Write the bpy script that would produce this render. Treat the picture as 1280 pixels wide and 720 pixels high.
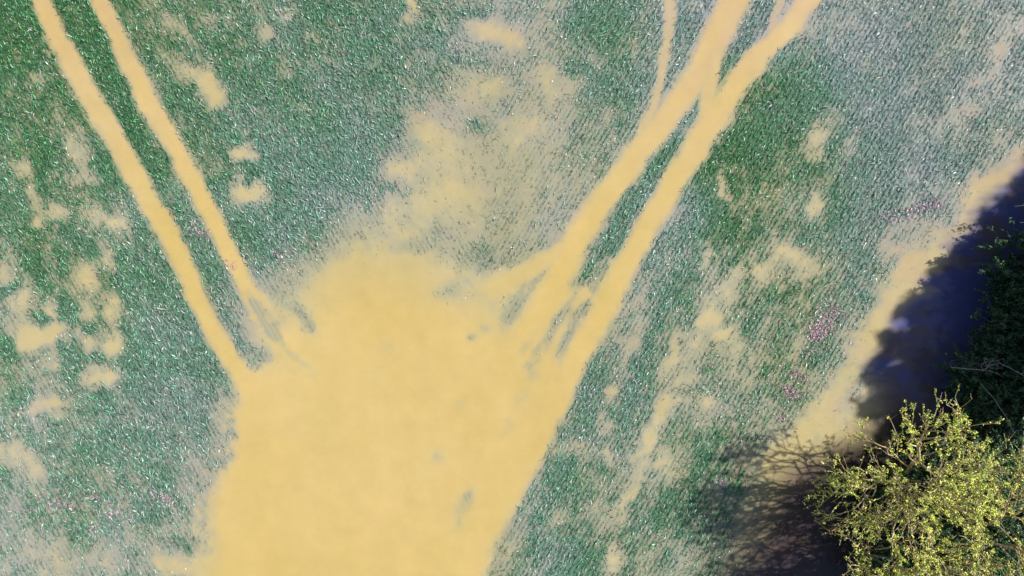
import bpy, math, random
import numpy as np

S = bpy.context.scene
for o in list(bpy.data.objects):
    bpy.data.objects.remove(o)
R = math.radians
rng = np.random.default_rng(7)
random.seed(7)

# ------------------------------------------------------------------ camera, sky, sun
PXM = 31.0                       # photo pixels per metre on the water
W2, H2 = 640.0, 360.0
CAMZ = (W2 / PXM) / math.tan(math.atan(18.0 / 24.0))
cam_d = bpy.data.cameras.new("camera")
cam_d.lens = 24.0
cam_d.sensor_width = 36.0
cam_d.clip_end = 3000
cam = bpy.data.objects.new("camera", cam_d)
cam.location = (0, 0, CAMZ)
S.collection.objects.link(cam)
S.camera = cam

SUN_EL = 41.0
SUN_AZ = 23.0                    # degrees from +x towards +y
sx = math.cos(R(SUN_EL)) * math.cos(R(SUN_AZ))
sy = math.cos(R(SUN_EL)) * math.sin(R(SUN_AZ))
sz = math.sin(R(SUN_EL))
world = bpy.data.worlds.new("World")
S.world = world
world.use_nodes = True
wn = world.node_tree
wn.nodes.clear()
wo = wn.nodes.new("ShaderNodeOutputWorld")
bg = wn.nodes.new("ShaderNodeBackground")
sky = wn.nodes.new("ShaderNodeTexSky")
sky.sky_type = 'NISHITA'
sky.sun_disc = False
sky.sun_elevation = R(SUN_EL)
sky.sun_rotation = R(90 - SUN_AZ)
bg.inputs[1].default_value = 0.075
wn.links.new(sky.outputs[0], bg.inputs[0])
wn.links.new(bg.outputs[0], wo.inputs[0])
sl = bpy.data.lights.new("sun", 'SUN')
sl.energy = 4.5
sl.angle = R(0.9)
sl.color = (1.0, 0.95, 0.88)
so = bpy.data.objects.new("sun", sl)
S.collection.objects.link(so)
so.location = (20, 5, 30)
from mathutils import Vector
so.rotation_euler = Vector((sx, sy, sz)).to_track_quat('Z', 'Y').to_euler()
vs = S.view_settings
vs.view_transform = 'Standard'
vs.look = 'None'
vs.gamma = 1
vs.use_curve_mapping = False
vs.exposure = 0.46

# ------------------------------------------------------------------ helpers
def lin(r, g, b):
    c = np.array([r, g, b], float) / 255.0
    return np.where(c <= 0.04045, c / 12.92, ((c + 0.055) / 1.055) ** 2.4)

E_WHITE = 1.42                   # how bright a flat white lit surface renders
def alb(r, g, b, k=1.0):         # albedo of a flat lit surface with this look
    return np.clip(lin(r, g, b) / E_WHITE * k, 0, 0.95)

def smooth(a, b, x):
    t = np.clip((x - a) / (b - a), 0, 1)
    return t * t * (3 - 2 * t)

def _hash(ix, iy, seed):
    h = (ix.astype(np.int64) * 374761393 + iy.astype(np.int64) * 668265263 + seed * 982451653) & 0xFFFFFFFF
    h = ((h ^ (h >> 13)) * 1274126177) & 0xFFFFFFFF
    h = ((h ^ (h >> 16)) * 2246822519) & 0xFFFFFFFF
    h = h ^ (h >> 15)
    return (h & 0xFFFFFF) / float(0xFFFFFF)

def vnoise(x, y, seed=0):
    ix = np.floor(x); iy = np.floor(y)
    fx = x - ix; fy = y - iy
    fx = fx * fx * fx * (fx * (fx * 6 - 15) + 10); fy = fy * fy * fy * (fy * (fy * 6 - 15) + 10)
    a = _hash(ix, iy, seed); b = _hash(ix + 1, iy, seed)
    c = _hash(ix, iy + 1, seed); d = _hash(ix + 1, iy + 1, seed)
    return (a + (b - a) * fx) * (1 - fy) + (c + (d - c) * fx) * fy

def fbm(x, y, seed=0, octv=4, gain=0.5):
    s = 0; amp = 1; tot = 0
    for i in range(octv):
        ca, sa = math.cos(0.7 * i), math.sin(0.7 * i)
        s = s + amp * vnoise((x * ca - y * sa) * 2 ** i + 17.3 * i, (x * sa + y * ca) * 2 ** i - 9.1 * i, seed + i * 13)
        tot += amp; amp *= gain
    return s / tot - 0.5

# ------------------------------------------------------------------ the layout of the flood (x right, y down, 31 units = 1 m)
GP = np.array([
 [1,1,3,3,2,2,2,4,5,3,3,3,2,3,3,4],
 [2,2,3,2,2,2,2,5,6,5,3,3,2,3,3,4],
 [2,3,2,3,1,1,4,6,6,5,3,2,3,3,4,5],
 [3,4,2,2,1,4,6,6,5,5,2,2,4,3,5,7],
 [4,4,1,2,4,7,7,6,6,5,2,4,4,3,6,7],
 [4,4,1,2,6,8,8,8,6,3,3,4,4,4,6,6],
 [4,3,2,5,9,9,9,9,3,2,4,4,3,5,6,6],
 [4,3,3,6,9,9,9,7,3,4,4,2,4,6,6,6],
 [5,4,5,8,9,9,9,6,3,4,5,2,4,5,5,5]], float) / 10
GP[0, 7:9] += .08; GP[1, 6:9] += .07; GP[2, 6:9] += .1; GP[3, 5:9] += .12; GP[4, 4:9] += .12; GP[5, 4:6] += .1; GP[3:8, 10:13] += .07; GP[4:8, 9:11] += .03; GP[2:7, 0:2] += .03
GB = np.array([
 [0,1,3,3,4,5,6,5,5,5,8,8,8,9,9,9],
 [0,1,2,4,4,5,7,4,4,5,8,2,4,8,9,9],
 [1,2,3,4,5,6,5,3,3,5,4,1,2,6,8,8],
 [2,2,4,5,5,6,3,2,3,4,6,2,3,6,7,6],
 [3,3,5,6,5,3,2,2,3,4,6,2,2,5,5,5],
 [3,4,6,6,3,2,2,2,3,6,4,3,3,5,4,4],
 [4,4,6,6,3,2,2,2,4,5,3,3,3,6,4,4],
 [4,5,6,6,3,2,2,3,5,4,2,3,5,5,4,4],
 [5,6,5,5,3,2,2,3,5,3,3,3,6,6,5,5]], float) / 10

GB = np.clip(GB * .97 - .03, 0, 1); GB[0:2, 12:] += .06; GB[2:6, 13:15] += .12; GB[0:4, 7:9] += .15; GB[0:2, 0:2] -= .1; GB[1:3, 11:13] -= .1; GB = np.clip(GB, 0, 1)

def grid_at(G, x, y):
    gx = np.clip((x - 40) / 80.0, 0, 14.999); gy = np.clip((y - 40) / 80.0, 0, 7.999)
    ix = gx.astype(int); iy = gy.astype(int)
    fx = gx - ix; fy = gy - iy
    fx = fx * fx * (3 - 2 * fx); fy = fy * fy * (3 - 2 * fy)
    return (G[iy, ix] * (1 - fx) + G[iy, ix + 1] * fx) * (1 - fy) + (G[iy + 1, ix] * (1 - fx) + G[iy + 1, ix + 1] * fx) * fy

# open patches (x, y, rx, ry, tilt, strength); negative = clumps of standing crop
BL = [
 (240,88,26,16,10,.45),(262,104,15,16,20,.7),(266,124,12,12,60,.65),(218,34,20,12,20,.3),(268,25,9,8,0,.35),
 (48,100,18,9,20,.25),(92,162,22,14,60,.35),(100,196,22,13,70,.35),(305,192,15,13,0,.7),(312,240,24,17,0,.85),(312,218,8,7,0,-.8),
 (330,42,13,10,10,.35),(358,12,11,12,50,.3),(390,46,9,8,0,.3),(358,82,13,17,-30,.35),(472,82,8,11,20,.4),(500,42,10,10,0,.3),
 (516,6,8,17,-15,.75),(625,45,24,13,20,.5),(600,38,22,12,0,.35),(612,108,22,14,0,.3),(592,18,20,10,0,-.35),(590,72,22,9,0,-.25),
 (530,158,20,20,0,.35),(545,185,30,22,20,.2),(502,205,22,13,-10,.3),(560,150,60,60,0,.08),(520,230,50,50,0,.1),(600,155,16,10,0,-.3),(495,240,22,9,0,-.3),(648,50,14,20,0,.35),
 (675,92,20,12,0,.3),(655,165,26,20,0,.25),(720,85,24,12,20,-.2),(760,110,25,22,0,-.35),(740,30,40,20,0,-.2),(700,110,20,10,0,.2),
 (30,212,16,10,30,.4),(42,245,9,20,-25,.5),(50,278,11,10,0,.5),(71,264,12,14,20,.55),(25,205,10,10,0,.2),(130,205,9,11,-20,-.8),
 (108,225,16,9,0,.3),(122,268,22,11,20,.45),(150,280,14,12,0,.35),(132,318,10,18,-30,.4),(108,340,15,16,0,.4),(8,342,11,15,0,.45),
 (75,280,30,8,60,-.35),(50,335,28,10,70,-.3),(110,310,14,12,0,-.4),(150,345,30,20,0,-.25),
 (20,378,16,11,0,.35),(45,415,26,13,0,.75),(68,412,14,9,0,.5),(32,428,14,9,0,.4),(70,386,9,11,0,.4),(140,388,11,20,-10,.45),
 (105,390,9,12,0,.35),(106,428,12,9,0,.45),(142,428,14,13,0,.55),(62,456,18,9,0,.35),(130,470,24,12,-10,.65),(60,508,20,14,0,.65),
 (88,388,11,15,-20,-.8),(56,397,9,12,-30,-.6),(84,450,11,20,-25,-.7),(123,446,6,6,0,-.7),(12,436,14,12,30,-.6),(10,365,14,8,0,-.5),
 (110,412,6,7,0,-.5),(137,417,5,5,0,-.4),(20,500,24,12,0,-.2),
 (6,556,14,12,0,.35),(28,574,22,14,0,.35),(42,596,14,14,0,.3),(120,560,22,18,0,-.25),(130,700,22,14,0,.25),(210,702,22,17,0,.5),(245,716,30,10,0,.35),
 (232,682,15,15,0,-.35),(200,640,22,15,30,-.2),(270,665,20,18,60,-.1),(255,690,12,10,0,-.2),(60,700,40,20,0,.2),(180,460,25,30,0,-.2),
 (460,305,50,22,0,.1),(430,350,50,24,0,.2),(520,335,60,24,0,.12),(590,345,30,18,0,.25),(615,370,40,20,-30,.3),(640,345,20,10,-20,.35),
 (500,215,18,26,0,.1),(545,288,30,18,-20,-.1),(600,325,30,16,0,-.22),(575,352,22,10,0,-.2),(500,275,90,40,-20,.12),(570,260,60,40,0,.08),(560,240,40,25,0,.15),(620,270,30,20,0,-.05),
 (1025,168,17,12,0,.5),(1046,150,13,10,0,.3),(1075,130,20,9,0,.25),(1045,110,22,12,-40,-.25),(975,145,30,22,0,-.25),(1110,160,30,16,-40,-.2),
 (1225,98,20,10,-40,.35),(1252,60,24,11,-50,.4),(1200,140,36,12,-35,.25),(1110,60,50,18,0,-.1),(1010,40,14,45,35,.25),
 (1021,192,14,17,0,.45),(1018,254,10,14,10,.65),(985,312,14,11,30,.45),(1003,335,18,11,20,.35),(1095,200,30,16,-50,-.3),(1058,262,28,15,-55,-.35),
 (1010,300,16,10,0,-.2),(965,320,30,8,-60,.15),(1195,205,26,14,0,-.3),(1165,258,20,10,0,-.35),(1120,265,22,9,0,-.2),
 (907,230,7,26,-5,.55),(885,322,8,14,20,.45),(920,345,10,10,0,.3),(880,260,10,25,20,-.2),(950,250,20,14,0,.15),(955,345,12,14,0,.35),
 (800,385,8,34,12,.3),(786,440,9,22,5,.4),(764,490,9,14,10,.5),(754,528,9,12,10,.45),(842,440,7,36,22,.45),(860,475,16,9,0,.3),
 (886,398,12,9,0,.4),(907,424,16,9,-20,.45),(886,505,12,9,0,.45),(832,505,15,18,30,.45),(815,545,9,26,30,.45),(715,563,14,9,0,.45),
 (766,568,11,11,0,.5),(742,568,16,10,0,.2),(830,580,14,9,0,.35),(782,625,8,34,25,.4),(770,695,10,24,20,.5),(745,640,22,16,0,.15),(690,650,10,30,30,.2),
 (800,455,8,46,24,-.3),(700,600,14,36,30,-.25),(880,560,20,28,30,-.2),(845,640,24,30,20,-.25),(790,500,12,22,20,-.2),(735,465,12,30,25,-.2),
 (900,365,30,14,0,.15),(940,420,16,14,0,-.15),(720,700,14,20,30,-.1),
 # clear water along the ditch
 (1268,205,24,12,-45,.5),(1235,240,28,12,-45,.4),(1190,290,40,12,-45,.22),(1140,345,40,16,-50,.3),(1100,395,40,16,-50,.42),(1062,455,40,15,-52,.5),
 (1024,515,40,19,-50,.55),(985,560,30,16,-40,.45),(1110,310,20,8,0,.3),(1150,335,20,20,0,.45),(1125,400,24,22,0,.4),(1205,295,24,18,0,.4),
 (1000,610,60,60,-50,.7),(950,690,50,60,-50,.55),(1130,450,48,50,0,.9),(1100,560,70,60,0,.9),(1060,660,80,70,0,.8),(1250,260,40,40,0,.9),(1200,400,80,90,0,.95),
 (830,200,10,26,30,-.5),(795,255,10,26,32,-.5),(765,300,9,24,32,-.5),(735,338,7,16,32,-.5),(160,150,10,30,-30,-.3),(188,215,10,30,-30,-.35),(218,275,8,26,-32,-.4),(250,325,6,20,-32,-.4),(860,140,7,20,30,-.4),(925,70,8,20,30,-.4),
 (868,430,14,80,28,.22),(905,400,26,50,25,.15),(820,560,16,60,28,.16),(770,620,12,80,25,.14),(560,120,40,70,20,.12),
 (345,372,40,24,30,.4),(375,420,46,34,30,.5),(310,405,18,40,-30,.35),(420,330,40,24,0,.12),(420,370,50,30,0,.2),(700,400,20,50,30,.3),(925,585,20,20,0,.15),(1078,372,12,7,30,-.25),
]
# faint drowned smudges inside the pool: (x, y, rx, ry, tilt, strength)
SM = [
 (482,435,16,9,0,.32),(591,423,9,7,0,.5),(606,412,9,7,0,.4),(545,505,10,18,10,.35),(578,502,16,10,0,.28),(547,570,8,11,20,.4),(600,562,6,5,0,.25),
 (628,546,7,7,0,.3),(580,635,11,28,28,.42),(586,618,6,10,10,.25),(368,463,12,6,10,.35),(392,474,9,10,0,.3),(462,470,22,20,0,.18),(560,365,22,10,0,.35),
 (375,392,10,26,-40,.75),(385,408,7,8,-40,.6),(352,372,12,14,-45,.45),(326,443,11,8,30,.95),(335,400,30,14,45,.35),(420,425,30,10,20,.22),
 (640,395,14,8,-30,.45),(648,380,10,6,-40,.4),(655,460,10,6,0,.3),(672,445,9,26,35,.6),(690,412,9,26,35,.55),(706,390,7,18,35,.6),(668,470,14,10,0,.35),
 (655,500,12,16,30,.3),(640,530,8,14,30,.3),(700,440,8,20,35,.25),(520,380,30,10,0,.12),(390,560,20,60,0,.06),(600,690,10,5,0,.12),(365,540,14,10,0,.1),
 (700,480,6,14,30,.15),(575,655,7,7,0,.3),(255,330,9,22,-40,.4),(262,372,9,30,-25,.5),(283,410,7,26,-30,.35),(330,350,26,12,30,.45),(400,380,20,16,0,.15),(322,385,7,28,-35,.6),(348,425,7,24,-42,.55),(380,450,8,18,-50,.4),(296,400,6,20,-28,.4),(660,430,6,24,33,.4),(520,310,30,10,0,.3),(600,372,24,8,-20,.35),(350,410,14,14,40,.3)
]
POOL = np.array([(300,482),(297,520),(298,560),(288,590),(272,618),(266,650),(270,690),(262,740),(240,820),(250,960),(420,1040),(520,960),(560,820),(590,740),(607,700),(628,655),(650,608),
 (672,560),(690,522),(704,490),(700,462),(690,440),(680,420),(640,430),(625,420),(600,400),(560,385),(520,366),(470,360),(430,382),(400,410),(375,440),(350,462),(322,468),(308,474)], float)
TR = [  # tracks: points (x, y, half width)
 [(-300,-660,14),(20,-80,14),(52,0,13),(68,38,14),(95,90,15),(120,135,15),(149,180,15),(172,225,15),(199,270,15),(222,315,16),(243,360,16),(262,400,15),(283,440,15),(308,475,18),(345,530,26)],
 [(-220,-660,12),(88,-80,12),(125,0,12),(146,45,13),(168,90,15),(190,135,14),(216,180,13),(240,225,14),(265,270,15),(286,315,14),(307,358,14),(332,398,12),(362,436,14),(405,475,18)],
 [(800,-660,8),(832,-80,10),(838,0,10),(836,45,9),(829,80,8),(823,112,7),(812,140,8),(800,165,8)],
 [(1330,-650,18),(958,-70,21),(919,0,21),(893,48,19),(872,92,19),(842,135,19),(808,180,17),(773,225,17),(740,270,17),(713,315,18),(694,360,21),(668,405,26),(645,450,30),(620,500,30)],
 [(1430,-660,17),(1060,-80,18),(1012,0,16),(985,35,16),(945,72,16),(915,112,17),(892,150,19),(872,180,19),(843,225,18),(818,268,17),(792,315,16),(768,360,16),(745,405,17),(718,450,19),(698,495,20),(668,555,22),(635,615,22)],
 [(905,40,12),(890,80,12),(886,110,11),(884,140,12)],
 [(1000,-60,9),(980,-10,8),(968,25,7),(955,60,6)],
 [(735,368,7),(712,384,6),(700,405,6),(690,440,7)],
 [(720,300,10),(690,320,12),(650,345,12),(610,365,12)],
]
TRS = [1, 1, .62, 1, 1, .85, .55, .6, .7]

def seg_dist(x, y, ax, ay, bx, by):
    dx, dy = bx - ax, by - ay
    t = np.clip(((x - ax) * dx + (y - ay) * dy) / (dx * dx + dy * dy), 0, 1)
    return np.hypot(x - ax - t * dx, y - ay - t * dy), t

def pool_sdf(x, y):
    d = np.full(x.shape, 1e9); inside = np.zeros(x.shape, bool)
    n = len(POOL)
    for i in range(n):
        ax, ay = POOL[i]; bx, by = POOL[(i + 1) % n]
        dd, _ = seg_dist(x, y, ax, ay, bx, by)
        d = np.minimum(d, dd)
        c = ((ay > y) != (by > y))
        xi = (bx - ax) * (y - ay) / ((by - ay) if by != ay else 1e-9) + ax
        inside ^= (c & (x < xi))
    return np.where(inside, -d, d)

def blobsum(L, x, y):
    s = np.zeros(x.shape)
    for bx, by, rx, ry, a, k in L:
        m = (np.abs(x - bx) < 3 * max(rx, ry)) & (np.abs(y - by) < 3 * max(rx, ry))
        if not m.any(): continue
        xx = x[m] - bx; yy = y[m] - by
        c, s_ = math.cos(R(a)), math.sin(R(a))
        u = (xx * c + yy * s_) / rx; v = (-xx * s_ + yy * c) / ry
        s[m] += k * np.exp(-(u * u + v * v) ** 1.25 * 0.9)
    return s

DL = np.array([0.50, 0.866])      # drill direction left of the pool
DRr = np.array([0.50, -0.866])    # and right of it
ROW = 5.5
def side(x, y):                  # 0 left rows, 1 right rows
    return smooth(-30, 30, x - (610 + 40 * fbm(x / 90, y / 90, 5, 2)))

def fields(x, y):
    """paleness P 0..1, open-water O, blueness B, at layout coordinates"""
    wx = x + 30 * fbm(x / 30, y / 30, 101, 5, .68); wy = y + 30 * fbm(x / 30, y / 30, 202, 5, .68)
    sd = side(x, y)
    uL = x * DL[0] + y * DL[1]; vL = -x * DL[1] + y * DL[0]
    uR = x * DRr[0] + y * DRr[1]; vR = -x * DRr[1] + y * DRr[0]
    st = (1 - sd) * fbm(uL / 44, vL / 15, 31, 4, .6) + sd * fbm(uR / 44, vR / 15, 37, 4, .6)
    fl = fbm(x / 26, y / 26, 41, 4, .6)
    fine = (1 - sd) * fbm(uL / 9, vL / 6, 43, 3, .75) + sd * fbm(uR / 9, vR / 6, 47, 3, .75)
    P = grid_at(GP, x + 30 * fbm(x / 60, y / 60, 7, 2), y + 30 * fbm(x / 60, y / 60, 8, 2)) * 0.92 - 0.04
    NA = 1 - .58 * np.exp(-(((x - 440) / 190) ** 2 + ((y - 375) / 105) ** 2) ** 1.3)
    NA = NA * (1 - .4 * np.exp(-(((x - 620) / 130) ** 2 + ((y - 190) / 170) ** 2)))
    P = P + np.where(x < 350, 1.2, 1.1) * blobsum(BL, wx, wy) + (0.50 * st + 0.36 * fl + 0.55 * fine) * NA
    # outside the photographed patch: calm random field
    out = smooth(0, 240, np.maximum(np.maximum(-60 - x, x - 1400), np.maximum(-60 - y, y - 800)))
    P = P * (1 - out) + out * (0.38 + 0.9 * fbm(x / 160, y / 160, 77, 5, .55))
    P = np.where(P > .55, .55 + .45 * np.tanh((P - .55) / .45 * .85), P)
    P = np.clip(P, 0, 1)
    ex = x + 17 * fbm(x / 22, y / 22, 51, 5, .65); ey = y + 17 * fbm(x / 22, y / 22, 52, 5, .65)
    d = pool_sdf(ex, ey)
    soft = 11 + 64 * np.exp(-(((x - 470) / 190) ** 2 + ((y - 350) / 80) ** 2)) + 12 * np.exp(-(((x - 250) / 60) ** 2 + ((y - 690) / 60) ** 2))
    O = 1 - smooth(-soft, soft, d - 2)
    gk = np.exp(-(((x - 480) / 170) ** 2 + ((y - 310) / 90) ** 2))
    K = (.26 - .02 * gk) * (1 - smooth(-10, 42 + 40 * gk, d))
    for T, ts in zip(TR, TRS):
        for (ax, ay, aw), (bx, by, bw) in zip(T[:-1], T[1:]):
            dd, t = seg_dist(ex * .6 + x * .4, ey * .6 + y * .4, ax, ay, bx, by)
            w = (aw + (bw - aw) * t) * .93
            K = np.maximum(K, .2 * ts * (1 - smooth(w * .8, w * 1.6, dd)))
            O = np.maximum(O, ts * (1 - smooth(w * 0.35, w * 1.35, dd)))
    sm = blobsum(SM, wx * .4 + x * .6, wy * .4 + y * .6)
    sm = np.clip(1.1 * sm * (1 + 1.6 * fl + 1.8 * st + 1.2 * fine), 0, 1)
    O0 = O
    O = O * (1 - 0.72 * sm)
    B = grid_at(GB, x, y) + 0.5 * fbm(x / 50, y / 50, 61, 3)
    fields.o0 = O0
    P = np.clip(P + K * (1 + NA * (1.2 * st + 1.0 * fine)), 0, 1)
    Pt = 1 - (1 - P) * (1 - O)
    Pt = Pt * (1 - 0.45 * sm)
    return np.clip(Pt, 0, 1), O, np.clip(B, 0, 1), fl, st

SHADE_EDGE = [(1330, 140), (1252, 216), (1203, 268), (1166, 322), (1140, 368), (1096, 408), (1072, 450), (1070, 505), (1035, 545), (945, 585), (900, 635), (868, 690), (845, 740), (830, 860)]  # outer edge of the hedge and willow shadow painted on the water
def ditch(x, y):  # mask for the shade painted into the ditch water
    ey = np.interp(y, [p[1] for p in SHADE_EDGE], [p[0] for p in SHADE_EDGE])
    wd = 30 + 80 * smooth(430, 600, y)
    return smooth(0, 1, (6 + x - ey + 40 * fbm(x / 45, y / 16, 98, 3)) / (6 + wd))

def water_rgb(x, y, f=None):
    P, O, B, fl, st = fields(x, y) if f is None else f
    g0 = alb(78, 118, 76); b0 = alb(142, 156, 154); t0 = alb(114, 146, 124)
    hz = alb(176, 174, 140); hb = alb(176, 180, 172); pp = alb(206, 197, 158); op = alb(231, 204, 134)
    vio = alb(196, 180, 164)
    B1 = B[:, None]
    low = np.where(B1 < .45, g0 + (t0 - g0) * (B1 / .45), t0 + (b0 - t0) * ((B1 - .45) / .55))
    mid = hz + (hb - hz) * B1
    P1 = P[:, None]; O1 = O[:, None]
    c = low + (mid - low) * smooth(.10, .55, P1)
    pv = pp + (vio - pp) * smooth(.35, .9, B1 + .5 * fl[:, None])
    c = c + (pv - c) * smooth(.42, .94, P1)
    c = c + (op - c) * (smooth(.68, .97, P1) * (.42 + .58 * np.exp(-(((x - 470) / 170) ** 2 + ((y - 430) / 75) ** 2)))[:, None])
    tk = op + (alb(226, 196, 150) - op) * (smooth(330, 0, y) * .6 * (1 + 2 * st))[:, None]
    c = c + (tk - c) * O1 ** 1.4
    # navy and brown ditch water, with hedge and willow shade painted in
    shade_k = ditch(x, y)[:, None]
    shade_col = alb(102, 106, 156) + (alb(122, 110, 118) - alb(102, 106, 156)) * smooth(-.1, .25, fbm(x / 40, y / 22, 97, 3))[:, None]
    shade_col = shade_col + (alb(90, 74, 72) - shade_col) * smooth(450, 560, y)[:, None] * .9
    shade_col = shade_col + (alb(62, 56, 50) - shade_col) * smooth(1000, 1100, x)[:, None] * smooth(480, 560, y)[:, None]
    c = c + (shade_col - c) * shade_k
    # silt swirls inside the pool
    sw = fbm(x / 120, y / 120, 91, 3)[:, None]
    c = c * (1 + 0.16 * sw * np.array([.3, .6, 2.0]) + .08 * fbm(x / 40, y / 90, 93, 4)[:, None] * np.array([1.2, .9, 2.0]))
    return np.clip(c, 0, .95)

def to_w(x, y):
    return (x - W2) / PXM, (H2 - y) / PXM
def to_l(X, Y):
    return X * PXM + W2, H2 - Y * PXM

# ------------------------------------------------------------------ mesh builders
COL = S.collection
def tag(o, label=None, cat=None, group=None, kind=None):
    if label: o['label'] = label
    if cat: o['category'] = cat
    if group: o['group'] = group
    if kind: o['kind'] = kind
    return o

def np_mesh(name, V, F, mat, col=None, smooth_sh=False, parent=None):
    """V (n,3); F (m,k) equal sized faces"""
    me = bpy.data.meshes.new(name)
    V = np.asarray(V, np.float32); F = np.asarray(F, np.int32)
    k = F.shape[1]
    me.vertices.add(len(V)); me.vertices.foreach_set("co", V.ravel())
    me.loops.add(F.size); me.loops.foreach_set("vertex_index", F.ravel())
    me.polygons.add(len(F))
    me.polygons.foreach_set("loop_start", np.arange(0, F.size, k, dtype=np.int32))
    me.polygons.foreach_set("loop_total", np.full(len(F), k, np.int32))
    if smooth_sh:
        me.polygons.foreach_set("use_smooth", np.ones(len(F), bool))
    me.update(calc_edges=True)
    if col is not None:
        a = me.color_attributes.new("tone", 'FLOAT_COLOR', 'POINT')
        c4 = np.ones((len(V), 4), np.float32); c4[:, :3] = col
        a.data.foreach_set("color", c4.ravel())
    me.materials.append(mat)
    o = bpy.data.objects.new(name, me)
    COL.objects.link(o)
    if parent: o.parent = parent
    return o

def mat_new(name):
    m = bpy.data.materials.new(name); m.use_nodes = True
    nt = m.node_tree
    return m, nt, nt.nodes["Principled BSDF"]

def attr(nt):
    a = nt.nodes.new("ShaderNodeAttribute"); a.attribute_name = "tone"; return a

# water
mw, nt, bs = mat_new("silty_water")
a = attr(nt)
tc = nt.nodes.new("ShaderNodeTexCoord")
n1 = nt.nodes.new("ShaderNodeTexNoise"); n1.inputs["Scale"].default_value = 1.3; n1.inputs["Detail"].default_value = 6; n1.inputs["Roughness"].default_value = .65
nt.links.new(tc.outputs["Object"], n1.inputs["Vector"])
mr = nt.nodes.new("ShaderNodeMapRange"); mr.inputs[1].default_value = .3; mr.inputs[2].default_value = .7; mr.inputs[3].default_value = .95; mr.inputs[4].default_value = 1.05
nt.links.new(n1.outputs[0], mr.inputs[0])
mx = nt.nodes.new("ShaderNodeVectorMath"); mx.operation = 'SCALE'
nt.links.new(a.outputs["Color"], mx.inputs[0]); nt.links.new(mr.outputs[0], mx.inputs["Scale"])
ar = nt.nodes.new("ShaderNodeAttribute"); ar.attribute_name = "rows"
sp = nt.nodes.new("ShaderNodeSeparateColor"); nt.links.new(ar.outputs["Color"], sp.inputs[0])
def mth(op, a_, b_=None, c_=None):
    nd = nt.nodes.new("ShaderNodeMath"); nd.operation = op
    for i_, v_ in enumerate((a_, b_, c_)):
        if v_ is None: continue
        if isinstance(v_, (int, float)): nd.inputs[i_].default_value = v_
        else: nt.links.new(v_, nd.inputs[i_])
    return nd.outputs[0]
wv = [mth('COSINE', mth('MULTIPLY', sp.outputs[i_], 2 * math.pi)) for i_ in (0, 1)]
wmix = mth('ADD', mth('MULTIPLY', wv[0], mth('SUBTRACT', 1.0, sp.outputs[2])), mth('MULTIPLY', wv[1], sp.outputs[2]))
gn = mth('MULTIPLY', mth('MULTIPLY', wmix, ar.outputs["Alpha"]), -.24)
rowc = nt.nodes.new("ShaderNodeVectorMath"); rowc.operation = 'SCALE'
nt.links.new(mx.outputs[0], rowc.inputs[0]); nt.links.new(mth('ADD', gn, 1.0), rowc.inputs["Scale"])
nt.links.new(rowc.outputs[0], bs.inputs["Base Color"])
bs.inputs['Subsurface Weight'].default_value = .6
bs.inputs['Subsurface Radius'].default_value = (1, .95, .8)
bs.inputs['Subsurface Scale'].default_value = .2

bs.inputs["Roughness"].default_value = .12
bs.inputs["IOR"].default_value = 1.33
n2 = nt.nodes.new("ShaderNodeTexNoise"); n2.inputs["Scale"].default_value = 1.6; n2.inputs["Detail"].default_value = 4
nt.links.new(tc.outputs["Object"], n2.inputs["Vector"])
bp = nt.nodes.new("ShaderNodeBump"); bp.inputs["Strength"].default_value = .12; bp.inputs["Distance"].default_value = .05
nt.links.new(n2.outputs[0], bp.inputs["Height"]); nt.links.new(bp.outputs[0], bs.inputs["Normal"])

def axis(lo, hi, step, far):
    mid = np.arange(lo, hi + step * .5, step)
    ext = []
    s = step * 2; v = 0
    while v < far:
        v += s; s *= 1.35; ext.append(v)
    ext = np.array(ext)
    return np.concatenate([(lo - ext)[::-1], mid, hi + ext])

def sheet(ax, ay):
    X, Y = np.meshgrid(ax, ay)
    nx, ny = len(ax), len(ay)
    i = np.arange(nx - 1)[None, :] + nx * np.arange(ny - 1)[:, None]
    i = i.ravel()
    F = np.stack([i, i + 1, i + nx + 1, i + nx], 1)
    return X.ravel(), Y.ravel(), F

AX = axis(-24.5, 26.5, 2.0 / PXM, 500); AY = axis(-15, 15, 2.0 / PXM, 500)
X, Y, F = sheet(AX, AY)
lx, ly = to_l(X, Y)
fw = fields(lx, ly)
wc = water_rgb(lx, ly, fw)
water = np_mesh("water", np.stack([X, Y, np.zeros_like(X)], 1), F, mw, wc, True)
ra = water.data.color_attributes.new("rows", 'FLOAT_COLOR', 'POINT')
rr = np.zeros((len(X), 4), np.float32)
rr[:, 0] = (-lx * DL[1] + ly * DL[0]) / ROW; rr[:, 1] = (-lx * DRr[1] + ly * DRr[0]) / ROW
rr[:, 2] = side(lx, ly); rr[:, 3] = (1 - smooth(.2, .72, fw[0])) * (1 - ditch(lx, ly))
ra.data.foreach_set("color", rr.ravel())
tag(water, kind='structure')

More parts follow.
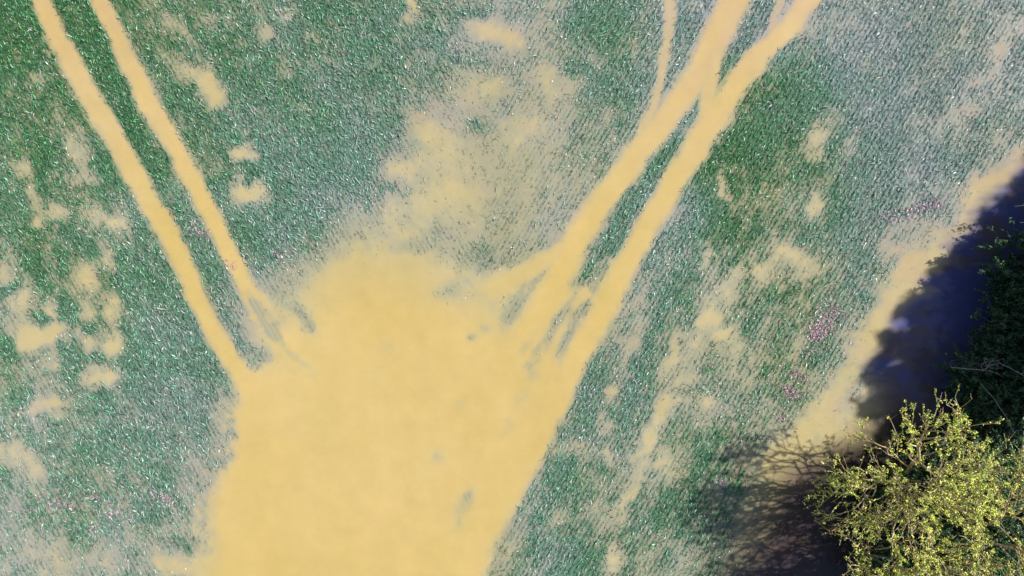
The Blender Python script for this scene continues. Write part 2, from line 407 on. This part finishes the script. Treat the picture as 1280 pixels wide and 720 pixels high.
# ------------------------------------------------------------------ ground: drowned field bed, rising to the hedge bank at the right
BK = [(1420, 60), (1330, 250), (1245, 360), (1195, 470), (1160, 560), (1130, 720), (1080, 900)]
def bank_h(lx, ly):
    yy = np.array([p[1] for p in BK], float); xx = np.array([p[0] for p in BK], float)
    ey = np.interp(ly, yy, xx)
    ey = np.where(ly < 60, 1420 + (60 - ly) * .75, ey)
    ey = np.where(ly > 900, 1080 - (ly - 900) * .3, ey)
    d = (lx - ey) / PXM + 1.2 * fbm(lx / 50, ly / 50, 15, 3)
    h = -.45 + 1.15 * smooth(-1.0, 2.2, d) + .25 * fbm(lx / 22, ly / 22, 16, 4) * smooth(-1, 1, d)
    return h
mg, nt, bs = mat_new("bank_soil")
tc = nt.nodes.new("ShaderNodeTexCoord")
n1 = nt.nodes.new("ShaderNodeTexNoise"); n1.inputs["Scale"].default_value = 3.0; n1.inputs["Detail"].default_value = 8; n1.inputs["Roughness"].default_value = .7
cr = nt.nodes.new("ShaderNodeValToRGB")
cr.color_ramp.elements[0].position = .35; cr.color_ramp.elements[0].color = (.018, .02, .01, 1)
cr.color_ramp.elements[1].position = .7; cr.color_ramp.elements[1].color = (.07, .055, .03, 1)
nt.links.new(tc.outputs["Object"], n1.inputs["Vector"]); nt.links.new(n1.outputs[0], cr.inputs[0]); nt.links.new(cr.outputs[0], bs.inputs["Base Color"])
bs.inputs["Roughness"].default_value = .9
GXa = axis(-24, 34, .25, 500); GYa = axis(-20, 20, .25, 500)
X, Y, F = sheet(GXa, GYa)
lx, ly = to_l(X, Y)
ground = np_mesh("ground", np.stack([X, Y, bank_h(lx, ly)], 1), F, mg, None, True)
tag(ground, kind='structure')

# ------------------------------------------------------------------ crop leaves standing out of the water
ml, nt, bs = mat_new("wet_leaf")
a = attr(nt)
nt.links.new(a.outputs["Color"], bs.inputs["Base Color"])
bs.inputs["Roughness"].default_value = .34
bs.inputs["IOR"].default_value = 1.45

def blades(name, px, py, length, width, az, lift, col, mat, z0=-0.01):
    """curved tapering leaf blades, 6 verts / 2 quads each, world coordinates px, py"""
    n = len(px)
    dx, dy = np.cos(az), np.sin(az)
    nx, ny = -dy, dx
    tw = rng.uniform(-.9, .9, n)                       # roll of the blade
    ct, st_ = np.cos(tw), np.sin(tw)
    V = np.zeros((n, 6, 3))
    for k, (s, h, w) in enumerate([(0, 0, .75), (.5, .8, 1.0), (1.0, .85, .18)]):
        cx = px + dx * length * s; cy = py + dy * length * s; cz = z0 + lift * h
        hw = width * w * .5
        V[:, 2 * k, 0] = cx + nx * hw * ct; V[:, 2 * k, 1] = cy + ny * hw * ct; V[:, 2 * k, 2] = cz + hw * st_
        V[:, 2 * k + 1, 0] = cx - nx * hw * ct; V[:, 2 * k + 1, 1] = cy - ny * hw * ct; V[:, 2 * k + 1, 2] = cz - hw * st_
    b = np.arange(n)[:, None] * 6
    F = np.concatenate([b + np.array([0, 1, 3, 2]), b + np.array([2, 3, 5, 4])], 0)
    c = np.repeat(col[:, None, :], 6, 1).reshape(-1, 3)
    return np_mesh(name, V.reshape(-1, 3), F, mat, c)

cand = []
for sidei, D in ((0, DL), (1, DRr)):
    u = np.arange(-1600, 1800, .66); v = np.arange(-300, 300) * ROW
    U, Vv = np.meshgrid(u, v)
    U = U.ravel(); Vv = Vv.ravel()
    U = U + rng.normal(0, 1.0, U.size); Vv = Vv + rng.normal(0, .36, Vv.size)
    x = U * D[0] - Vv * D[1]; y = U * D[1] + Vv * D[0]
    m = (x > -200) & (x < 1400) & (y > -230) & (y < 900)
    x = x[m]; y = y[m]
    s_ = side(x, y)
    keep = (rng.random(x.size) < s_) if sidei else (rng.random(x.size) > s_)
    cand.append((x[keep], y[keep]))
cx = np.concatenate([c[0] for c in cand]); cy = np.concatenate([c[1] for c in cand])
f = fields(cx, cy)
P, O, B, fl, st = f
clump = fbm(cx / 8, cy / 8, 303, 2, .7)
dens = (1 - smooth(.20, .86, P + .5 * clump)) ** 1.1
dens = np.where(O > .5, dens * .25, dens) + .006 * (O < .4)
dens = dens * (1 - .8 * smooth(.25, .6, fields.o0))
bh = bank_h(cx, cy)
dens = np.where(bh > -.40, 0, dens)
keep = rng.random(cx.size) < np.clip(dens * .86, 0, 1)
cx = cx[keep]; cy = cy[keep]; P = P[keep]; B = B[keep]; O = O[keep]; fl = fl[keep]; st = st[keep]; dens = dens[keep]
print("crop candidates", cx.size)
wcl = water_rgb(cx, cy, (P, O, B, fl, st))
n = cx.size
sd = side(cx, cy)
rowaz = np.where(rng.random(n) < sd, math.atan2(-DRr[1], DRr[0]), math.atan2(-DL[1], DL[0]))
az = rowaz + rng.normal(0, .52, n) + np.where(rng.random(n) < .5, math.pi, 0)
length = rng.uniform(.07, .21, n) * (.65 + .45 * dens)
width = rng.uniform(.013, .031, n)
lift = rng.uniform(.015, .11, n) * (.35 + .75 * dens)
g1 = np.array([.012, .075, .03]); g2 = np.array([.15, .56, .21]); teal = np.array([.10, .285, .175]); blu = np.array([.11, .22, .20])
t = (rng.random(n) ** 2.2)[:, None]
base = g1 + (g2 - g1) * t
B1 = B[:, None]
tt = teal * (.3 + 2.1 * t); bb = blu * (.35 + 2.3 * t)
base = base + (tt - base) * np.clip((B1 - .12) * 2.2, 0, 1)
base = base + (bb - base) * np.clip((B1 - .45) * 1.9, 0, 1)
# pale leaves: sun and sky glints painted as leaf colour, and dead straw
r = rng.random(n)
glint = alb(200, 214, 205); straw = alb(215, 205, 178); vio = alb(205, 190, 205); lime = np.array([.16, .30, .09])
ps = .09 + .42 * B ** 1.2
base = np.where((r < ps)[:, None], glint * (.5 + .85 * rng.random(n)[:, None]), base)
base = np.where(((r > ps) & (r < ps + .03 + .05 * P))[:, None], straw * .8, base)
base = np.where(((r > .97) & (B > .4))[:, None], vio, base)
base = np.where(((r > .90) & (r < .95) & (B < .35))[:, None], lime, base)
# silt film: leaves that barely emerge take the water's colour
film = np.clip(.04 + .72 * smooth(.2, .8, P) + rng.normal(0, .15, n), 0, .9)[:, None]
base = base + (wcl * .9 - base) * film
X, Y = to_w(cx, cy)
crop = blades("crop_seedlings", X, Y, length, width, az, lift, base, ml)
tag(crop, "young green cereal leaves in drilled rows poking out of the muddy flood water", "crop", kind='stuff')

# pink and purple weed mats
PK = [(1030,405,26,16,-60,1.0),(1022,418,12,10,0,1.3),(1048,392,16,6,20,.6),(1010,440,14,6,0,.5),(988,490,16,8,20,1.0),(975,520,12,6,0,.6),(1150,262,30,9,-20,.55),
      (1170,255,14,7,0,.7),(205,621,13,5,25,1.6),(190,617,7,4,0,1.0),(120,622,14,4,15,1.0),(120,660,7,5,20,.9),(75,630,30,8,10,.55),(140,640,12,8,40,.4),
      (345,315,12,4,30,1.1),(242,280,9,5,40,.9),(212,265,6,4,40,.6),(290,330,8,8,40,.5),(903,605,10,7,20,.8),(882,645,5,4,0,.8),(915,560,12,6,0,.3),(1000,470,20,8,20,.4),
      (30,640,20,8,0,.3),(250,290,16,10,50,.4),(1110,270,20,12,0,.3),(860,690,8,5,0,.4),(45,150,10,4,20,.15)]
cxs = []
for bx, by, rx, ry, a_, k in PK:
    m = int(k * rx * ry * (.8 if bx > 700 else .6))
    q = rng.normal(0, .55, (m, 2))
    c, s_ = math.cos(R(a_)), math.sin(R(a_))
    cxs.append(np.stack([bx + .8 * q[:, 0] * rx * c - q[:, 1] * ry * s_, by + q[:, 0] * rx * s_ + q[:, 1] * ry * c], 1))
q = np.concatenate(cxs); n = len(q)
X, Y = to_w(q[:, 0], q[:, 1])
pk = np.where((rng.random(n) < .5)[:, None], alb(222, 160, 188), alb(235, 208, 220)) * rng.uniform(.6, 1.25, n)[:, None]
pw = blades("pink_weed", X, Y, rng.uniform(.06, .17, n), rng.uniform(.018, .045, n), rng.uniform(0, 6.3, n), rng.uniform(.02, .08, n), pk, ml)
tag(pw, "pinkish weed and leaf litter floating in scattered patches among the drowned crop", "weeds", kind='stuff')

# ------------------------------------------------------------------ trees and shrubs
mb, nt, bs = mat_new("bark")
a = attr(nt)
tc = nt.nodes.new("ShaderNodeTexCoord")
n1 = nt.nodes.new("ShaderNodeTexNoise"); n1.inputs["Scale"].default_value = 14; n1.inputs["Detail"].default_value = 5
mr = nt.nodes.new("ShaderNodeMapRange"); mr.inputs[1].default_value = .3; mr.inputs[2].default_value = .7; mr.inputs[3].default_value = .6; mr.inputs[4].default_value = 1.25
nt.links.new(tc.outputs["Object"], n1.inputs["Vector"]); nt.links.new(n1.outputs[0], mr.inputs[0])
mx = nt.nodes.new("ShaderNodeVectorMath"); mx.operation = 'SCALE'
nt.links.new(a.outputs["Color"], mx.inputs[0]); nt.links.new(mr.outputs[0], mx.inputs["Scale"])
nt.links.new(mx.outputs[0], bs.inputs["Base Color"]); bs.inputs["Roughness"].default_value = .8
mf, nt, bs = mat_new("tree_leaf")
a = attr(nt)
nt.links.new(a.outputs["Color"], bs.inputs["Base Color"])
bs.inputs["Roughness"].default_value = .5
tr = nt.nodes.new("ShaderNodeBsdfTranslucent"); ms = nt.nodes.new("ShaderNodeMixShader"); ms.inputs[0].default_value = .18
nt.links.new(a.outputs["Color"], tr.inputs[0])
out = nt.nodes["Material Output"]
nt.links.new(bs.outputs[0], ms.inputs[1]); nt.links.new(tr.outputs[0], ms.inputs[2]); nt.links.new(ms.outputs[0], out.inputs[0])

def tubes(segs, rad0, rad1):
    """segs: (n,2,3)"""
    n = len(segs); k = 5
    A = segs[:, 0]; Bp = segs[:, 1]
    d = Bp - A; L = np.linalg.norm(d, axis=1, keepdims=True) + 1e-9; d = d / L
    ref = np.where(np.abs(d[:, 2:3]) > .9, np.array([[1., 0, 0]]), np.array([[0, 0, 1.]]))
    s = np.cross(d, ref); s /= np.linalg.norm(s, axis=1, keepdims=True) + 1e-9
    t = np.cross(d, s)
    V = np.zeros((n, 2 * k, 3))
    for j in range(k):
        an = 2 * math.pi * j / k
        o = s * math.cos(an) + t * math.sin(an)
        V[:, j] = A + o * rad0[:, None]; V[:, k + j] = Bp + o * rad1[:, None]
    b = np.arange(n)[:, None] * 2 * k
    F = np.concatenate([b + np.array([j, (j + 1) % k, k + (j + 1) % k, k + j]) for j in range(k)], 0)
    return V.reshape(-1, 3), F

def make_tree(name, root, lobes, n_att, leaf_per, leaf_size, leaf_cols, bark_cols, label, cat, group=None, stems=3, seed=0, leafy=1.0, twig=.008, up=.06, droop=.0, gappy=0, direct=.3):
    """lobes: (x, y, z, rx, ry, rz) ellipsoids in world metres that the limbs grow into"""
    g = np.random.default_rng(seed)
    root = np.array(root, float)
    wts = np.array([l[3] * l[4] * l[5] for l in lobes]); wts = wts / wts.sum()
    cnt = g.multinomial(n_att, wts)
    att = []
    for l, c in zip(lobes, cnt):
        q = g.normal(size=(c, 3)); q /= np.linalg.norm(q, axis=1, keepdims=True)
        q *= (g.random((c, 1)) ** .45) * (1 + .28 * g.normal(size=(c, 1)) * .5)
        att.append(np.array(l[:3]) + q * np.array(l[3:6]))
    att = np.concatenate(att)
    att = att[att[:, 2] > root[2] + .25]
    if gappy: att = att[fbm(att[:, 0] * 1.1 + att[:, 2] * .8, att[:, 1] * 1.1 - att[:, 2] * .5, seed + 5, 3, .6) > gappy - .5]
    nodes = [root]; parent = [-1]
    for s in range(stems):
        an = 2 * math.pi * (s + g.random() * .6) / stems
        p = root + np.array([math.cos(an) * .22, math.sin(an) * .22, .35]); nodes.append(p); parent.append(0)
        p = p + np.array([math.cos(an) * .35, math.sin(an) * .35, .6]); nodes.append(p); parent.append(len(nodes) - 2)
    order = np.argsort(np.linalg.norm(att - root, axis=1) + g.normal(0, .25, len(att)))
    cap = 12 * len(att) + 100
    N = np.zeros((cap, 3)); dist = np.zeros(cap); m = len(nodes)
    N[:m] = nodes
    for i in range(1, m): dist[i] = dist[parent[i]] + np.linalg.norm(N[i] - N[parent[i]])
    parent = parent + [0] * (cap - m)
    tips = []
    for a_i in order:
        p = att[a_i]
        dd = np.linalg.norm(N[:m] - p, axis=1)
        cost = dd + direct * dist[:m]
        cost[0] += 5
        j = int(np.argmin(cost)); L = dd[j]
        if L < .05: continue
        steps = max(2, min(9, int(L / .22)))
        prev = j
        A = N[j].copy()
        bow = g.normal(0, .045, 3) * L; bow[2] = abs(bow[2]) * .6 + up * .3 * L
        for k in range(1, steps + 1):
            t_ = k / steps
            q = A + (p - A) * t_ + bow * 4 * t_ * (1 - t_) * .5 + g.normal(0, .008, 3)
            q[2] -= droop * t_ * t_ * L
            N[m] = q; parent[m] = prev; dist[m] = dist[prev] + L / steps; prev = m; m += 1
        tips.append(prev)
    N = N[:m]; par = np.array(parent[:m])
    load = np.zeros(m); load[tips] = 1
    for i in range(m - 1, 0, -1):
        load[par[i]] += load[i]
    rad = twig * np.maximum(load, 1) ** .36
    emp = bpy.data.objects.new(name, None); emp.location = root; COL.objects.link(emp)
    tag(emp, label, cat, group)
    i = np.arange(1, m)
    segs = np.stack([N[par[i]], N[i]], 1) - root
    r0 = np.minimum(rad[par[i]], rad[i] * 1.25); r1 = rad[i]
    V, Fc = tubes(segs, r0, r1)
    bc = np.array(bark_cols)[g.integers(0, len(bark_cols), len(i))] * g.uniform(.75, 1.2, (len(i), 1))
    np_mesh("trunk", V, Fc, mb, np.repeat(bc, 10, 0), False, emp)
    # leaves along thin shoots
    thin = np.where(load[i] <= 3)[0]
    ends = N[i[thin]]; starts = N[par[i[thin]]]
    nl = int(len(thin) * leaf_per)
    if nl > 0:
        pick = g.integers(0, len(thin), nl)
        # clumpy foliage: some shoots in full leaf, some nearly bare
        shoot = fbm(ends[pick, 0] * 1.3 + ends[pick, 2], ends[pick, 1] * 1.3, seed, 4, .8) * 4.2 + .45
        pick = pick[(g.random(nl) < np.clip(.12 + 1.0 * shoot, .08, 1) * leafy)]
        nl = len(pick)
        t_ = g.random((nl, 1))
        P_ = starts[pick] * (1 - t_) + ends[pick] * t_ + g.normal(0, leaf_size * .8, (nl, 3))
        nrm = g.normal(size=(nl, 3)); nrm[:, 2] = np.abs(nrm[:, 2]) + .35; nrm += 1.0 * np.array([sx, sy, sz]); nrm /= np.linalg.norm(nrm, axis=1, keepdims=True)
        a1 = np.cross(nrm, g.normal(size=(nl, 3))); a1 /= np.linalg.norm(a1, axis=1, keepdims=True) + 1e-9
        a2 = np.cross(nrm, a1)
        ls = leaf_size * g.uniform(.6, 1.35, (nl, 1))
        V = np.stack([P_ - a1 * ls, P_ + a2 * ls * .45 + nrm * ls * .18, P_ + a1 * ls, P_ - a2 * ls * .45 + nrm * ls * .18], 1) - root
        Fq = np.arange(nl)[:, None] * 4 + np.array([0, 1, 2, 3])
        lc = np.array(leaf_cols)[g.integers(0, len(leaf_cols), nl)] * g.uniform(.7, 1.2, (nl, 1))
        np_mesh("crown", V.reshape(-1, 3), Fq, mf, np.repeat(lc, 4, 0), False, emp)
    return emp

def lob(px, py, z, r, rz=None, ry=None):
    """a crown lobe seen around photo point (px, py) with its centre at height z"""
    s = (CAMZ - z) / CAMZ
    x, y = to_w(px, py)
    return (x * s, y * s, z, r, ry or r, rz or r * .6)

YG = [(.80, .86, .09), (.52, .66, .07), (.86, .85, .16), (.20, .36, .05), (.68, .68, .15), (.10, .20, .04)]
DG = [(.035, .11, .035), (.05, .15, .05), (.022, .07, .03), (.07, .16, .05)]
BR = [(.68, .50, .24), (.46, .33, .16), (.74, .62, .42)]
BD = [(.12, .10, .08), (.16, .14, .12)]
BP = [(.40, .36, .36), (.30, .27, .27)]

make_tree("leafing_willow", (15.2, -7.6, .35),
  [lob(1120,590,4.34,1.9), lob(1200,540,4.99,1.4,.9), lob(1070,585,3.26,1.4,.8), lob(1190,610,5.43,1.8), lob(1245,600,4.99,1.6), lob(1045,620,2.61,1.2,.7),
   lob(1100,650,3.69,1.8), lob(1180,670,4.78,1.8), lob(1070,560,3.04,1.0,.6), lob(1205,508,4.78,.8,.6), lob(1155,545,4.56,1.2,.7), lob(1180,600,2.82,2.2), lob(1110,610,2.17,2.0), lob(1032,600,2.82,.7,.5), lob(1040,650,2.61,.8,.5), lob(1095,550,2.82,1.1,.6), lob(1130,525,3.04,.8,.5), lob(1205,495,4.99,.45,.5)],
  4000, 6.6, .040, YG, BR, "sunlit yellow-green leafing tree with pale tangled branches at the ditch edge", "tree", "trees along the ditch", stems=5, seed=11, gappy=.49, direct=.62, twig=.0065)
make_tree("leafing_willow", (18.6, -9.4, .5),
  [lob(1275,650,4.99,1.7), lob(1310,600,4.78,1.6), lob(1240,700,4.78,1.6), lob(1330,720,4.99,2.0), lob(1275,590,4.56,1.4), lob(1290,625,4.2,1.5), lob(1300,680,4.2,1.5), lob(1285,560,4.34,.9), lob(1260,670,2.82,2.2), lob(1245,645,4.34,1.6), lob(1265,610,3.69,1.4), lob(1280,700,3.91,1.8)],
  2000, 7.5, .038, YG, BR, "sunlit leafing tree with golden stems cut by the right edge of the view", "tree", "trees along the ditch", stems=4, seed=12, gappy=.42, direct=.62, twig=.0065)
make_tree("leafing_willow", (14.0, -10.6, .35),
  [lob(1080,700,3.47,1.4,.8), lob(1130,720,4.13,1.6), lob(1060,725,2.82,1.2,.7), lob(1180,750,4.56,1.8), lob(1110,780,3.91,1.8), lob(1045,690,2.61,.7,.4), lob(1130,710,2.17,2.0), lob(1065,690,2.82,1.1,.7), lob(1200,715,3.91,1.8)],
  1900, 7.5, .038, YG, BR, "low sunlit leafing tree spreading over brown water at the bottom edge", "tree", "trees along the ditch", stems=4, seed=13, gappy=.45, direct=.62, twig=.0065)

# shaded shrubs on the bank
sh = [(1238,335,1.1,1.9,21),(1222,405,1.1,1.8,22),(1180,465,1.0,1.5,23),(1282,295,1.3,1.9,24),(1285,380,1.5,2.0,25),(1275,470,1.3,1.9,26),(1215,515,1.1,1.7,27)]
shl = ["dark shaded shrub at the middle of the hedge edge","dark green shrub leaning over the shaded ditch below the upper bush","small dark shrub at the water beside the bare pale twigs",
       "dark shrub touching the right edge near the top of the shadow","dark shrub at the right edge above the bare twigs","dark shrub at the right edge just above the sunlit tree",
       "low dark shrub behind the top of the sunlit tree"]
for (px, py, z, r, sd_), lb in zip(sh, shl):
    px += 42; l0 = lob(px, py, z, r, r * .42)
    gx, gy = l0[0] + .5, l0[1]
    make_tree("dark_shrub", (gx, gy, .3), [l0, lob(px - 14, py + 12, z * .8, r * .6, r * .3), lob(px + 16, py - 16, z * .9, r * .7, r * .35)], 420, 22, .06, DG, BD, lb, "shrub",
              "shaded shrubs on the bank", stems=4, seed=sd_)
make_tree("bare_shrub", (17.4, -2.9, .4), [lob(1243,456,2.4,.55,.25,.35)], 36, 0, .05, DG, BP, "bare pale twigs standing out of the dark hedge", "shrub", stems=2, seed=31, twig=.0045)
make_tree("bare_shrub", (18.4, -3.4, .5), [lob(1285,466,2.6,.4,.3,.4), lob(1270,545,2.6,.5,.3,.3)], 40, 0, .05, DG, BP, "bare pale branches at the right edge beside the sunlit tree top", "shrub", stems=2, seed=32, twig=.0045)

for (px, py, z, r, sd_), lb in zip([(1130,620,1.5,1.7,61),(1200,590,1.7,1.8,62),(1190,680,1.7,1.8,63),(1265,640,1.9,1.8,64),(1110,700,1.4,1.5,65)],
   ["dark leafy undershrub glimpsed through the left gaps of the sunlit tree", "dark leafy undershrub below the top of the sunlit tree", "dark leafy undershrub glimpsed below the middle of the sunlit tree",
    "dark leafy undershrub in the gap before the right edge", "dark leafy undershrub at the water under the low tree at the bottom edge"]):
    l0 = lob(px, py, z, r)
    make_tree("dark_shrub", (l0[0], l0[1], .1), [l0, lob(px + 12, py + 14, z * .7, r * .9)], 260, 20, .06, DG, BD, lb, "shrub", "shrubs under the sunlit trees", stems=4, seed=sd_)

# ivy and bramble carpet on the bank
q = rng.uniform([1060, 180], [1500, 800], (150000, 2))
hh = bank_h(q[:, 0], q[:, 1])
kk = (hh > -.02) & (rng.random(len(q)) < smooth(-.3, .1, fbm(q[:, 0] / 20, q[:, 1] / 20, 66, 3)))
q = q[kk]; hh = hh[kk]; n = len(q)
X, Y = to_w(q[:, 0], q[:, 1])
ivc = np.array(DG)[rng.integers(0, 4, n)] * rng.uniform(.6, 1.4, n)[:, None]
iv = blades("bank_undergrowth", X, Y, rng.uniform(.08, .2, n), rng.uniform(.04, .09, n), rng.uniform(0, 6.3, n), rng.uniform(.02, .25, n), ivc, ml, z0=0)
z = np.empty(n * 18, np.float32); iv.data.vertices.foreach_get("co", z); z = z.reshape(n, 6, 3); z[:, :, 2] += hh[:, None]
iv.data.vertices.foreach_set("co", z.ravel()); iv.data.update()
tag(iv, "dark ivy and bramble carpet on the shaded hedge bank", "undergrowth", kind='stuff')

# tall hedge trees beyond the right edge; they throw the long shadow over the ditch
tall = [(27.3, 0.3, 10.0, 2.4, 41), (26.1, -1.2, 9.0, 2.0, 53), (28.6, 2.4, 10.0, 2.0, 50), (29.8, 3.9, 10.0, 2.1, 47), (31.2, 5.4, 10.0, 2.1, 51), (32.4, 7.0, 10.0, 2.2, 42),
        (33.8, 8.7, 10.0, 2.2, 52), (35.4, 10.4, 10.2, 2.4, 43), (37.2, 12.2, 10.0, 2.4, 54), (39.3, 14.2, 10.0, 2.6, 44), (29.5, -1.2, 6.5, 2.0, 45), (30.2, 0.6, 10.0, 2.6, 48), (32.5, 3.0, 10.5, 2.7, 55), (35.8, 6.4, 10.5, 2.8, 49)]
for x, y, h, r, sd_ in tall:
    x -= 1.5
    make_tree("hedge_tree", (x, y, .7), [(x, y, h - r * .8, r, r, r), (x + .4, y - .8, h * .45, r * 1.1, r * 1.2, r), (x - .9, y + 1.0, h * .6, r * .7, r * .7, r * .8)],
              460, 36, .15, DG, BD, "tall dark green hedge tree on the bank beyond the ditch", "tree", "tall trees beyond the ditch", stems=2, seed=sd_, twig=.02)

# ------------------------------------------------------------------ sticks on the water
ms_, nt, bs = mat_new("dry_stick")
n1 = nt.nodes.new("ShaderNodeTexNoise"); n1.inputs["Scale"].default_value = 30
cr = nt.nodes.new("ShaderNodeValToRGB"); cr.color_ramp.elements[0].color = (.42, .33, .30, 1); cr.color_ramp.elements[1].color = (.72, .62, .55, 1)
nt.links.new(n1.outputs[0], cr.inputs[0]); nt.links.new(cr.outputs[0], bs.inputs["Base Color"])
def stick(px, py, L, ang, r, label):
    x, y = to_w(px, py)
    pts = np.array([(-.5, 0, 0), (-.2, .03, .01), (.15, -.02, .015), (.5, .03, 0)]) * L
    side_ = np.array([(.15, -.02, .015), (.3, .1, .02)]) * L
    segs = np.array([(pts[0], pts[1]), (pts[1], pts[2]), (pts[2], pts[3]), (side_[0], side_[1])])
    V, Fq = tubes(segs, np.array([.8, 1, .9, .5]) * r, np.array([1, .9, .4, .25]) * r)
    o = np_mesh("floating_stick", V, Fq, ms_)
    o.location = (x, y, .03); o.rotation_euler = (0, 0, R(ang))
    tag(o, label, "stick", "sticks floating on the flood")
stick(200, 386, .46, -8, .03, "short pinkish stick floating in the blue-green crop left of the pool")
stick(1237, 188, .34, 30, .018, "thin pale stick lying near the upper end of the ditch")
stick(1207, 206, .40, 42, .014, "thin grey stick just below left of the pale one near the ditch")
stick(1188, 270, .30, 2, .012, "thin white straw on the pale water beside the long shadow")
stick(400, 260, .30, 5, .02, "small cream stick at the ragged lower edge of the dark crop wedge")
stick(808, 45, .32, 60, .016, "pale stalk in the crop beside the faint track at the top")
